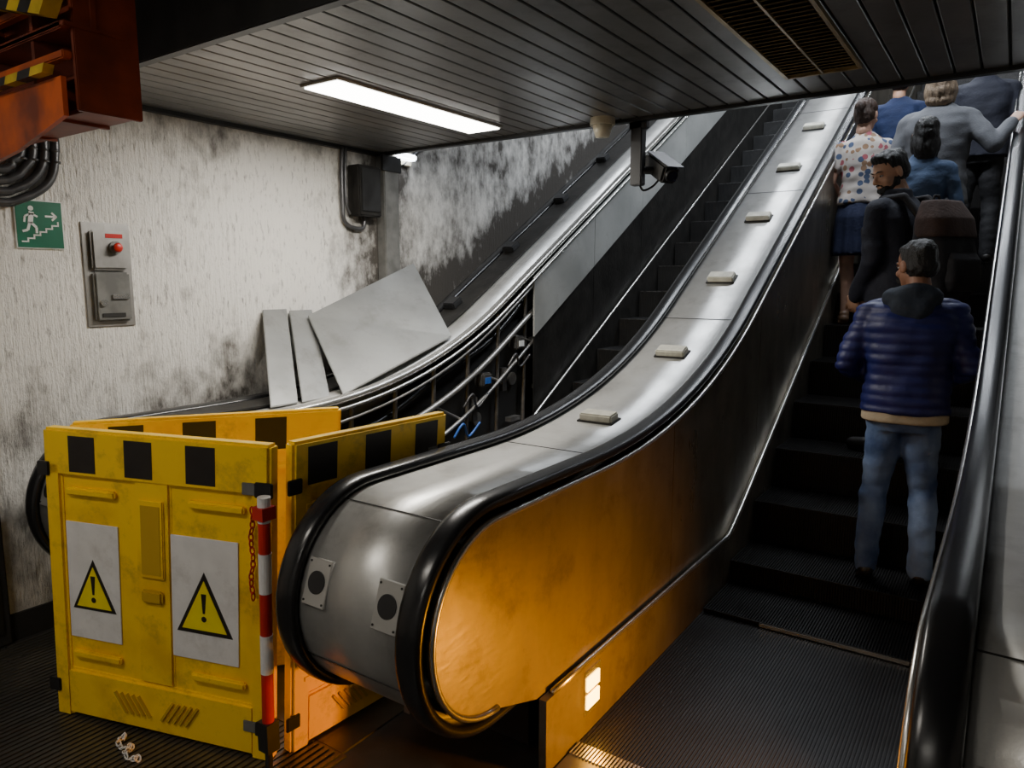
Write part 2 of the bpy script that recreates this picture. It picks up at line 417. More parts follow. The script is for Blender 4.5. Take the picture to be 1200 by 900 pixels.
box('wall_left',-3.75,-3.6,-3.2,13,-.1,8.6,M['wall'])
box('wall_right',1.75,1.9,-3.2,13,-.1,8.6,M['wall'])
box('wall_back',-3.75,1.9,-3.35,-3.2,-.1,3.1,M['wall'])
box('wall_far',-3.75,1.9,13,13.15,-.1,8.8,M['dark'])
box('baseboard_left',-3.6,-3.585,-3.2,1.9,-.004,.12,M['dark'])
CE=empty('ceiling',(-1,2.6,2.5))
box('ceiling_backing',-3.6,1.75,1.66,3.64,2.475,2.60,M['dark'],CE)
bm=bmesh.new()
x=-3.595
while x<1.74:
    bbox(bm,(x+.044,2.65,2.463),(.086,1.96,.022)); x+=.095
bmesh.ops.bevel(bm,geom=bm.edges[:],offset=.003,segments=1,affect='EDGES')
bm_link('ceiling_slats',bm,M['slat'],CE)
box('ceiling_edge_trim',-3.6,1.75,3.63,3.68,2.435,2.62,M['fascia'],CE,.004)
box('ceiling_near_fascia',-3.6,1.75,1.63,1.672,2.445,3.0,M['fascia'],CE,.004)
box('ceiling_wall_trim',-3.6,-3.565,1.67,3.63,2.43,2.455,M['fascia'],CE)
box('ceiling_upper',-3.75,1.9,-3.2,1.65,3.0,3.1,M['dark'])
box('wall_shaft_header',-3.6,1.75,3.50,3.64,2.6,3.75,M['dark'])
v=[(-3.6,3.5,3.75),(1.75,3.5,3.75),(1.75,13,9.0),(-3.6,13,9.0)]
v2=[(a,b,c+.1) for a,b,c in v]
mk('ceiling_shaft',v+v2,[(0,1,2,3),(4,5,6,7),(0,1,5,4),(1,2,6,5),(2,3,7,6),(3,0,4,7)],M['steel_dull'])

LA=empty('ceiling_lamp',(-2.525,2.81,2.44))
box('lamp_frame',-2.645,-2.405,2.21,3.41,2.440,2.453,M['steel_dull'],LA,.003)
box('lamp_diffuser',-2.63,-2.42,2.225,3.395,2.434,2.442,M['lamp'],LA)
def area(name,loc,rot,sx,sy,power,col,parent=None,spread=180):
    l=bpy.data.lights.new(name,'AREA'); l.shape='RECTANGLE'; l.size=sx; l.size_y=sy; l.energy=power; l.color=col; l.spread=math.radians(spread)
    o=bpy.data.objects.new(name,l); COL.objects.link(o); o.location=loc; o.rotation_euler=rot
    if parent: o.parent=parent; o.matrix_parent_inverse=Matrix.Translation(parent.location).inverted()
    return o
area('lamp_light',(-2.525,2.81,2.43),(0,0,0),.2,1.16,46,(1,.945,.85),LA)
for i,(y,p) in enumerate(((5.2,88),(7.4,135),(10.2,90))):
    z=3.75+(y-3.5)*(5.25/9.5)-.12
    e=empty('fluorescent_fixture',(-1.2,y,z))
    rx=math.atan(5.25/9.5)
    xf=Matrix.Translation((-1.2,y,z))@Matrix.Rotation(rx,4,'X')
    box('fixture_body',-1.2,1.2,-.1,.1,0,.06,M['cream'],e,.005,xf)
    box('fixture_tube',-1.15,1.15,-.07,.07,-.015,.002,M['lampc'],e,0,xf)
    area('fixture_light',xf@Vector((0,0,-.025)),(rx,0,0),2.3,.14,p,(.86,.92,1),e)
for (fx,fy,pw) in ((-2.2,-.5,20),(-.9,-2.2,8)):
    e=empty('landing_strip_light',(fx,fy,2.96))
    box('fixture_body',fx-.6,fx+.6,fy-.1,fy+.1,2.94,2.999,M['cream'],e,.005)
    box('fixture_tube',fx-.55,fx+.55,fy-.07,fy+.07,2.925,2.942,M['lamp'],e)
    area('fixture_light',(fx,fy,2.915),(0,0,0),1.1,.14,pw,(1,.92,.80),e)
e=empty('wall_lamp',(-3.5,3.84,2.5))
box('lamp_back',-3.6,-3.57,3.75,3.95,2.40,2.56,M['cream'],e,.004)
box('lamp_tube',-3.57,-3.50,3.77,3.93,2.43,2.47,M['lampc'],e,.01)
area('amber_glow',(-.135,2.12,.165),(0,math.radians(90),0),.12,.10,13.5,(1,.36,.0),E1,104)
area('amber_floor_glow',(-1.125,2.16,.165),(0,math.radians(-60),0),.10,.09,1.2,(1,.40,.01),E1,160)  # added light, warms the comb plate in amber

V=empty('ceiling_vent_grille',(-.71,2.77,2.44))
x0,x1,y0,y1=-.86,-.565,2.2,3.28
M['brass']=mat('vent_brass',(.42,.31,.15),.4,.4,.4,10)
for nm,a in (('frame_a',(x0,x0+.014,y0,y1)),('frame_b',(x1-.014,x1,y0,y1)),('frame_c',(x0,x1,y0,y0+.014)),('frame_d',(x0,x1,y1-.014,y1)),('frame_mid',((x0+x1)/2-.004,(x0+x1)/2+.004,y0,y1))):
    box(nm,*a,2.436,2.452,M['brass'],V)
box('dark_opening',x0+.01,x1-.01,y0+.01,y1-.01,2.449,2.4515,M['dark'],V)
bm=bmesh.new(); y=y0+.04
while y<y1-.03:
    bbox(bm,((x0+x1)/2,y,2.445),(x1-x0-.03,.022,.003),Matrix.Rotation(.5,3,'X')); y+=.04
bm_link('louvres',bm,mat('vent_louvre',(.22,.165,.08),.4,.4,.4,10),V)

e=empty('ceiling_motion_sensor',(-1.86,3.55,2.42))
bm=bmesh.new(); cyl(bm,(-1.86,3.55,2.452),(-1.86,3.55,2.415),.066,.066,24); bm_link('sensor_base',bm,M['cream'],e,False)
bm=bmesh.new(); cyl(bm,(-1.86,3.55,2.355),(-1.86,3.55,2.415),.036,.055,24); bm_link('sensor_dome',bm,M['cream'],e,True)
e=empty('security_camera',(-1.7,3.7,2.3))
box('mount_plate',-1.76,-1.66,3.66,3.70,2.40,2.46,M['black'],e,.004)
box('mount_arm',-1.75,-1.685,3.66,3.72,2.11,2.44,M['black'],e,.005)
xf=Matrix.Translation((-1.61,3.76,2.20))@Matrix.Rotation(math.radians(55),4,'Z')@Matrix.Rotation(math.radians(28),4,'X')
box('camera_body',-.048,.048,-.10,.12,-.048,.048,M['blackm'],e,.012,xf)
box('camera_sunshield',-.052,.052,-.13,.11,.050,.056,M['fascia'],e,.003,xf)
bm=bmesh.new(); cyl(bm,xf@Vector((0,-.10,0)),xf@Vector((0,-.118,0)),.034,seg=20); bm_link('camera_lens_ring',bm,M['fascia'],e)
bm=bmesh.new(); cyl(bm,xf@Vector((0,-.118,0)),xf@Vector((0,-.121,0)),.026,seg=20); bm_link('camera_lens',bm,M['rubber'],e)
bm=bmesh.new(); cyl(bm,(-1.70,3.70,2.19),(-1.62,3.76,2.19),.02); bm_link('camera_knuckle',bm,M['black'],e)
tube('camera_cable',catmull([(-1.715,3.69,2.15),(-1.70,3.72,2.09),(-1.66,3.76,2.11),(-1.63,3.78,2.15)]),.006,M['black'],e)

e=empty('emergency_exit_sign',(-3.59,1.52,1.85))
def flat(name,pts,x,th,m,parent):
    n=len(pts); v=[(x,a,b) for a,b in pts]+[(x+th,a,b) for a,b in pts]
    f=[tuple(range(n)),tuple(range(n,2*n))]+[(i,(i+1)%n,n+(i+1)%n,n+i) for i in range(n)]
    return mk(name,v,f,m,parent)
y0,y1,z0,z1=1.425,1.62,1.745,1.955
box('sign_border',-3.6,-3.592,y0,y1,z0,z1,M['white'],e)
box('sign_face',-3.593,-3.590,y0+.004,y1-.004,z0+.004,z1-.004,M['green'],e)
def sy(a,b): return (y0+a*(y1-y0),z0+b*(z1-z0))
def stroke(nm,p,q,w):
    p=Vector(sy(*p));q=Vector(sy(*q)); d=(q-p).normalized(); n=Vector((-d.y,d.x))*w*.5
    flat(nm,[tuple(p+n),tuple(q+n),tuple(q-n),tuple(p-n)],-3.590,.002,M['white'],e)
bm=bmesh.new(); c=sy(.33,.83); cyl(bm,(-3.590,*c),(-3.588,*c),.011); bm_link('glyph_head',bm,M['white'],e)
stroke('glyph_torso',(.34,.76),(.30,.52),.020); stroke('glyph_arm_a',(.34,.72),(.46,.66),.008); stroke('glyph_arm_b',(.32,.72),(.20,.66),.008); stroke('glyph_arm_c',(.20,.66),(.18,.54),.008)
stroke('glyph_leg_a',(.31,.54),(.42,.44),.011); stroke('glyph_leg_b',(.42,.44),(.42,.32),.010); stroke('glyph_leg_c',(.29,.54),(.24,.38),.011); stroke('glyph_leg_d',(.24,.38),(.13,.35),.010)
stroke('glyph_arrow_shaft',(.62,.68),(.84,.68),.008); stroke('glyph_arrow_up',(.76,.76),(.86,.675),.008); stroke('glyph_arrow_dn',(.76,.60),(.86,.685),.008)
px=.10;pz=.14
for k in range(6):
    stroke(f'glyph_stair_{k}',(px,pz),(px+.13,pz),.006); stroke(f'glyph_riser_{k}',(px+.13,pz-.015),(px+.13,pz+.085),.006); px+=.13; pz+=.07

e=empty('emergency_stop_switch_box',(-3.57,1.81,1.62))
box('back_plate',-3.6,-3.592,1.695,1.92,1.385,1.875,M['steel_worn'],e,.002)
box('upper_housing',-3.592,-3.565,1.725,1.895,1.655,1.84,M['steel_worn'],e,.010)
box('lower_housing',-3.592,-3.565,1.725,1.895,1.41,1.645,M['boxgrey'],e,.010)
bm=bmesh.new(); cyl(bm,(-3.565,1.83,1.76),(-3.55,1.83,1.76),.030,seg=24); bm_link('button_collar',bm,M['boxgrey'],e)
bm=bmesh.new(); cyl(bm,(-3.55,1.83,1.76),(-3.533,1.83,1.76),.012,.022,seg=24); ell(bm,(-3.531,1.83,1.76),(.010,.022,.022)); bm_link('red_button',bm,M['red'],e,True)
box('label',-3.5645,-3.563,1.79,1.87,1.805,1.825,M['red'],e)
box('latch',-3.565,-3.555,1.80,1.88,1.515,1.54,M['trim'],e,.003)
bm=bmesh.new(); cyl(bm,(-3.565,1.76,1.50),(-3.555,1.76,1.50),.016,seg=20); bm_link('key_lock',bm,M['trim'],e)
box('lower_slot',-3.565,-3.561,1.75,1.86,1.43,1.45,M['dark'],e,.001)

e=empty('electrical_junction_box',(-3.55,3.45,2.2))
box('box_body',-3.6,-3.49,3.36,3.56,2.02,2.34,M['blackm'],e,.008)
box('box_lid',-3.49,-3.482,3.38,3.54,2.05,2.32,M['fascia'],e,.003)
tube('conduit',catmull([(-3.57,3.30,2.44),(-3.57,3.29,2.30),(-3.57,3.29,2.08),(-3.57,3.30,1.99),(-3.57,3.36,1.95),(-3.57,3.46,1.95),(-3.57,3.48,2.03)]),.013,M['pipe'],e)
tube('conduit_b',catmull([(-3.57,3.33,2.44),(-3.57,3.32,2.30),(-3.57,3.32,2.1),(-3.57,3.35,2.03)]),.010,M['pipe'],e)
e=empty('steel_pilaster',(-3.55,3.7,1.2))
box('pilaster_body',-3.6,-3.52,3.62,3.76,-.004,2.44,M['boxgrey'],e,.006)
box('pilaster_flange',-3.53,-3.512,3.60,3.78,2.33,2.43,M['fascia'],e,.003)
tube('wall_conduit',catmull([(-3.58,3.86,2.40),(-3.58,4.0,2.50),(-3.58,4.4,2.72),(-3.58,6.0,3.6),(-3.58,9,5.4)]),.012,M['pipe'])

e=empty('wall_cabinet',(-3.5,.9,.5))
box('cabinet_body',-3.6,-3.56,.4,1.25,0,1.0,M['dark'],e,.006)
box('cabinet_door',-3.56,-3.552,.44,1.22,.06,.96,M['fascia'],e,.003)

def leanplate(name,pts,th,m):
    a,b,c,d=[Vector(p) for p in pts]; n=(b-a).cross(d-a).normalized()*th
    v=[a,b,c,d,a+n,b+n,c+n,d+n]
    o=mk(name,v,[(0,1,2,3),(4,5,6,7),(0,1,5,4),(1,2,6,5),(2,3,7,6),(3,0,4,7)],m)
    bm=bmesh.new(); bm.from_mesh(o.data); bmesh.ops.bevel(bm,geom=bm.edges[:],offset=.003,segments=2,affect='EDGES'); bm.to_mesh(o.data); bm.free()
    return o
leanplate('removed_cladding_panel',[(-3.50,2.92,1.40),(-3.50,3.87,1.73),(-2.95,3.61,1.255),(-2.95,2.68,.995)],.014,M['sheet'])
leanplate('removed_cladding_panel',[(-3.58,2.85,1.43),(-3.58,3.02,1.43),(-3.03,2.66,.975),(-3.03,2.47,.975)],.012,M['sheet'])
leanplate('removed_cladding_panel',[(-3.58,2.66,1.44),(-3.58,2.83,1.44),(-3.04,2.45,.975),(-3.04,2.28,.975)],.012,M['sheet'])

# ------------------------------------------------------------------ yellow barriers
SH=.075
def frame(p,q):
    p=Vector((*p,0));q=Vector((*q,0)); ux=(q-p).normalized(); n=Vector((ux.y,-ux.x,0))
    # barriers lean a little to the right at the top
    m=Matrix((( ux.x,-n.x,SH,p.x),(ux.y,-n.y,0,p.y),(0,0,1,0),(0,0,0,1)))
    return m,(q-p).length
BH=1.10
def bpart(name,mtx,a0,a1,z0,z1,d0,d1,m,parent,bev=0.004):
    return box(name,a0,a1,-d1,-d0,z0,z1,m,parent,bev,mtx)
def tri(name,mtx,cx,cz,w,h,d,th,m,parent):
    v=[]
    for dd in (d,d+th):
        for (a,b) in ((cx-w/2,cz-h/2),(cx+w/2,cz-h/2),(cx,cz+h/2)): v.append(mtx@Vector((a,-dd,b)))
    return mk(name,v,[(0,1,2),(3,4,5),(0,1,4,3),(1,2,5,4),(2,0,3,5)],m,parent)
def warn(prefix,mtx,a0,a1,z0,z1,d,parent):
    bpart(prefix+'_board',mtx,a0,a1,z0,z1,d,d+.004,M['sign_white'],parent,.001)
    cx=(a0+a1)/2; cz=(z0+z1)/2-.01; w=(a1-a0)*.84; h=w*.98
    tri(prefix+'_triangle_border',mtx,cx,cz,w,h,d+.004,.0015,M['sticker'],parent)
    tri(prefix+'_triangle',mtx,cx,cz-.008,w*.80,h*.80,d+.0055,.0015,M['sign_yellow'],parent)
    v=[];f=[]
    for dd in (d+.007,d+.0085):
        for (a,b) in ((-.010,.045),(.010,.045),(.004,-.025),(-.004,-.025)): v.append(mtx@Vector((cx+a,-dd,cz+b-.010)))
    mk(prefix+'_mark',v,[(0,1,2,3),(4,5,6,7),(0,1,5,4),(1,2,6,5),(2,3,7,6),(3,0,4,7)],M['sticker'],parent)
    bm=bmesh.new(); cyl(bm,mtx@Vector((cx,-(d+.007),cz-.055)),mtx@Vector((cx,-(d+.0085),cz-.055)),.010); bm_link(prefix+'_dot',bm,M['sticker'],parent)
M['slot']=mat('slot_shade_yellow',(.55,.33,.01),.5)
def barrier(name,p,q,signs=True):
    mtx,W=frame(p,q)
    e=empty(name,((p[0]+q[0])/2,(p[1]+q[1])/2,0))
    bpart('panel_core',mtx,.02,W-.02,.03,BH-.05,-.012,.012,M['yellow'],e,.004)
    bpart('top_rail',mtx,0,W,BH-.17,BH,-.026,.026,M['yellow'],e,.010)
    bpart('post_a',mtx,0,.075,.0,BH-.12,-.026,.026,M['yellow'],e,.010)
    bpart('post_b',mtx,W-.075,W,.0,BH-.12,-.026,.026,M['yellow'],e,.010)
    bpart('bottom_rail',mtx,.06,W-.06,.015,.20,-.026,.026,M['yellow'],e,.010)
    bpart('mid_post',mtx,W*.5-.075,W*.5+.075,.2,BH-.15,-.022,.022,M['yellow'],e,.008)
    bpart('mid_slot_recess',mtx,W*.5-.052,W*.5+.052,.60,.88,.0215,.030,M['yellow'],e,.004)
    bpart('mid_slot',mtx,W*.5-.040,W*.5+.040,.615,.86,.0302,.0315,M['slot'],e,.001)
    bpart('mid_handle',mtx,W*.5-.045,W*.5+.045,.51,.56,.022,.036,M['slot'],e,.008)
    for i,c in enumerate((.22,.78)):
        for j,z in enumerate((.865,.25)):
            bpart(f'rib_{i}{j}',mtx,W*c-.11,W*c+.11,z,z+.028,.012,.030,M['yellow'],e,.006)
    for k in range(5):
        for sg in (-1,1):
            bm=bmesh.new(); c=Vector((W*.5+sg*(.05+k*.026),-.028,.11))
            bbox(bm,c,(.009,.012,.09),Matrix.Rotation(sg*.6,3,'Y')); bmesh.ops.transform(bm,matrix=mtx,verts=bm.verts); bm_link(f'drain_rib_{k}{sg}',bm,M['slot'],e)
    for i,c in enumerate((.19,.45,.72) if W>.85 else (.16,.5,.84)):
        bpart(f'black_sticker_{i}',mtx,W*c-.058,W*c+.058,BH-.150,BH-.022,.0262,.0275,M['sticker'],e,.0005)
    for z in (.10,.93):
        bpart('hinge_clip_a%d'%int(z*100),mtx,-.022,.03,z,z+.05,.022,.034,M['black'],e,.003)
        bpart('hinge_clip_b%d'%int(z*100),mtx,W-.05,W+.015,z,z+.05,.024,.036,M['black'],e,.003)
        bpart('hinge_bracket_%d'%int(z*100),mtx,W-.10,W-.05,z+.005,z+.045,.024,.031,M['boxgrey'],e,.002)
    if signs:
        warn('warning_sign_l',mtx,.085*W,.335*W,.325,.765,.013,e)
        warn('warning_sign_r',mtx,.575*W,.865*W,.325,.765,.013,e)
    return e
A=(-1.94,1.40); B=(-2.835,1.135); C=(-1.88,2.14); D=(-2.28,1.98)
barrier('plastic_safety_barrier',B,A)
barrier('plastic_safety_barrier',(A[0]+.012,A[1]+.045),C,signs=False)
barrier('plastic_safety_barrier',(B[0]-.01,B[1]+.08),D,signs=False)
e=empty('striped_marker_pole',(-1.87,1.34,0))
zz=[.20,.37,.50,.64,.77,.87,.95]
def pp(z): return Vector((-1.878+.045*z,1.335,z))
for i in range(6):
    bm=bmesh.new()
    cyl(bm,pp(zz[i]),pp(zz[i+1]),.019+(i%2)*.001,seg=18); bm_link(f'pole_band_{i}',bm,M['red'] if i%2==0 else M['sign_white'],e,False)
bm=bmesh.new(); bbox(bm,pp(.90),(.05,.05,.04)); bm_link('pole_cap_red',bm,M['red'],e)
bm=bmesh.new(); cyl(bm,pp(0),pp(.2),.012); bbox(bm,pp(.15),(.05,.045,.10)); bm_link('pole_bottom_clip',bm,M['black'],e)
def chain(name,pts,m,r=.0035,L=.022,lw=.008):
    bm=bmesh.new(); pts=[Vector(p) for p in pts]
    for i in range(len(pts)-1):
        c=(pts[i]+pts[i+1])/2; d=(pts[i+1]-pts[i]).normalized(); s=d.orthogonal().normalized()
        s=Matrix.Rotation((i%2)*math.pi/2+.5,3,d)@s
        ring=[c+d*math.cos(a)*L*.62+s*math.sin(a)*lw for a in [2*math.pi*k/10 for k in range(10)]]
        for k in range(10): cyl(bm,ring[k],ring[(k+1)%10],r*.8,seg=6)
    return bm_link(name,bm,m,None,True)
chain('hanging_chain',[(-1.912+.006*math.sin(i)-.0015*i,1.345,.90-i*.022) for i in range(15)],M['red'])
pts=[]
for i in range(20):
    a=i*.75; pts.append((-2.47+.009*i+.018*math.cos(a),1.155-.002*i+.014*math.sin(a),.014+.004*(i%3)))
chain('plastic_chain',pts,M['sign_white'],.0035,.020,.008)

# ------------------------------------------------------------------ orange hoist frame and pipes
e=empty('orange_hoist_frame',(-2.9,1.25,2.3))
def ibeam(nm,x0,x1,y,z0,z1,w,m,mw):
    box(nm+'_top_flange',x0,x1,y-w/2,y+w/2,z1-.014,z1,m,e,.002)
    box(nm+'_web',x0,x1,y-.007,y+.007,z0+.012,z1-.012,mw,e)
    box(nm+'_bottom_flange',x0,x1,y-w/2,y+w/2,z0,z0+.014,m,e,.002)
ibeam('lower_beam',-3.50,-2.42,1.28,2.13,2.25,.16,M['maroon'],M['maroon'])
ibeam('upper_beam',-3.50,-2.40,1.22,2.36,2.50,.18,M['maroon'],M['maroon'])
box('end_plate',-2.425,-2.405,1.16,1.36,2.12,2.52,M['maroon'],e,.003)
v=[(-3.50,1.12,1.98),(-3.0,1.12,2.0),(-2.75,1.12,2.03),(-2.42,1.12,2.10),(-2.42,1.12,2.215),(-3.50,1.12,2.215)]
mk('lower_apron',v+[(a,b+.015,c) for a,b,c in v],[tuple(range(6)),tuple(range(6,12))]+[(i,(i+1)%6,6+(i+1)%6,6+i) for i in range(6)],M['orange'],e)
for i in range(3):
    x=-3.4+i*.38
    box(f'stiffener_{i}',x,x+.02,1.14,1.36,2.12,2.50,M['maroon'],e)
    box(f'hanger_{i}',x-.02,x+.03,1.22,1.27,2.50,3.0,M['maroon'],e)
for k in range(3):
    box(f'orange_rail_{k}',-3.50,-2.42,1.13,1.16,2.27+.085*k,2.295+.085*k,M['orange'] if k!=1 else M['maroon'],e,.004)
def boom(nm,p0,p1,w,h):
    p0=Vector(p0);p1=Vector(p1); d=(p1-p0); L=d.length; d.normalize(); n=12
    q=Vector((1,0,0)).rotation_difference(d).to_matrix()
    for i in range(n):
        c=p0+d*(L*(i+.5)/n); bm=bmesh.new(); bbox(bm,c,(L/n,w,h),q)
        sh=.6*h
        inv=(Matrix.Translation(c)@q.to_4x4()).inverted(); fw=Matrix.Translation(c)@q.to_4x4()
        for vv in bm.verts:
            l=inv@vv.co; l.x+=(l.z/h)*sh; vv.co=fw@l
        bm_link(f'{nm}_{i}',bm,M['hazy'] if i%2 else M['black'],e)
boom('striped_boom',(-3.2,1.08,2.60),(-2.40,1.10,2.40),.05,.055)
boom('striped_boom_low',(-3.5,1.10,2.24),(-2.45,1.10,2.235),.03,.025)
e=empty('conduit_pipes',(-3.55,1.4,2.1))
for i in range(4):
    o=i*.045
    tube(f'pipe_{i}',catmull([(-3.57,.6,1.93+o),(-3.57,1.30,1.93+o),(-3.57,1.44-o*.2,1.95+o),(-3.57,1.56-o,2.03+o*.6),(-3.57,1.60-o,2.16),(-3.57,1.60-o,2.40),(-3.57,1.60-o,2.98)]),.019,M['pipe'],e)
    for k in range(6):
        tube(f'pipe_rib_{i}{k}',[(-3.57,1.60-o,2.12+k*.05),(-3.57,1.60-o,2.13+k*.05)],.022,M['pipe'],e)
e=empty('cable_tray',(-2.6,1.5,2.85))
box('tray_body',-3.5,-1.6,1.45,1.62,2.84,2.95,M['blackm'],e,.005)
for i in range(5): tube(f'tray_cable_{i}',[(-3.5,1.47+i*.03,2.83),(-1.5,1.47+i*.03,2.83)],.012,M['pipe'],e)

# ------------------------------------------------------------------ people
def solid(bm,voxel,smooth=4,disp=None):
    bmesh.ops.recalc_face_normals(bm,faces=bm.faces)
    me=bpy.data.meshes.new('tmp'); bm.to_mesh(me); bm.free()
    o=bpy.data.objects.new('tmp',me); COL.objects.link(o)
    r=o.modifiers.new('r','REMESH'); r.mode='VOXEL'; r.voxel_size=voxel
    s=o.modifiers.new('s','SMOOTH'); s.factor=.5; s.iterations=smooth
    dg=bpy.context.evaluated_depsgraph_get()
    ev=o.evaluated_get(dg); m2=bpy.data.meshes.new_from_object(ev)
    bpy.data.objects.remove(o); bpy.data.meshes.remove(me)
    if disp:
        nn=[v.normal.copy() for v in m2.vertices]
        for v,n in zip(m2.vertices,nn): v.co=disp(v.co.copy(),n)
    m2.materials.clear()
    for p in m2.polygons: p.use_smooth=True
    return m2
def rings(bm,R_,seg=28,p=2.4):
    prev=None; first=None
    for (z,cx,cy,rx,ry) in R_:
        vs=[]
        for k in range(seg):
            a=2*math.pi*k/seg; c,s=math.cos(a),math.sin(a)
            vs.append(bm.verts.new((cx+rx*math.copysign(abs(c)**(2/p),c),cy+ry*math.copysign(abs(s)**(2/p),s),z)))
        if prev:
            for k in range(seg): bm.faces.new((prev[k],prev[(k+1)%seg],vs[(k+1)%seg],vs[k]))
        else: first=vs
        prev=vs
    bm.faces.new(first[::-1]); bm.faces.new(prev)
def V3(*a): return Vector(a)

def skinmat(n,c): return mat('skin_'+n,c,.5,0,.12,12)
def cloth(n,c,amt=.25,**k): return mat('cloth_'+n,c,k.pop('rough',.8),0,amt,k.pop('ns',9),bump=k.pop('bump',.3),bscale=k.pop('bscale',60),**k)

def hand(W,d,thumb,side,curl,s,name,m,parent,TM):
    zc=(-d).normalized(); xc=(thumb-zc*thumb.dot(zc)).normalized(); yc=zc.cross(xc)
    X=Matrix((( xc.x,yc.x,zc.x,W.x),(xc.y,yc.y,zc.y,W.y),(xc.z,yc.z,zc.z,W.z),(0,0,0,1)))
    sg=side
    bm=bmesh.new()
    limb(bm,[V3(0,0,.03),V3(0,0,-.01)],[.025,.023])
    ell(bm,(0,0,-.05),(.041,.016,.052)); ell(bm,(.02,sg*.006,-.035),(.020,.015,.032)); ell(bm,(0,0,-.075),(.040,.013,.02))
    for i,(x,L,sp) in enumerate(((.031,.072,.10),(.0105,.080,.03),(-.0105,.074,-.04),(-.030,.058,-.12))):
        p=V3(x,0,-.078); pts=[p.copy()]; a=0
        for k,fr in enumerate((.45,.31,.24)):
            a+=curl*(.5,.65,.45)[k]*(1+.12*i)
            p=p+V3(math.sin(sp)*L*fr,sg*math.sin(a)*L*fr,-math.cos(a)*L*fr); pts.append(p.copy())
        limb(bm,pts,[.0092,.0085,.008,.0068],8)
    limb(bm,[V3(.028,sg*.006,-.022),V3(.050,sg*(.014+.01*curl),-.050),V3(.056,sg*(.022+.02*curl),-.074),V3(.055,sg*(.028+.03*curl),-.094)],[.015,.0115,.0105,.008],8)
    bmesh.ops.transform(bm,matrix=Matrix.Diagonal((s,s,s,1)),verts=bm.verts)
    me=solid(bm,.0042*s,2); me.transform(TM@X); link(name,me,m,parent)

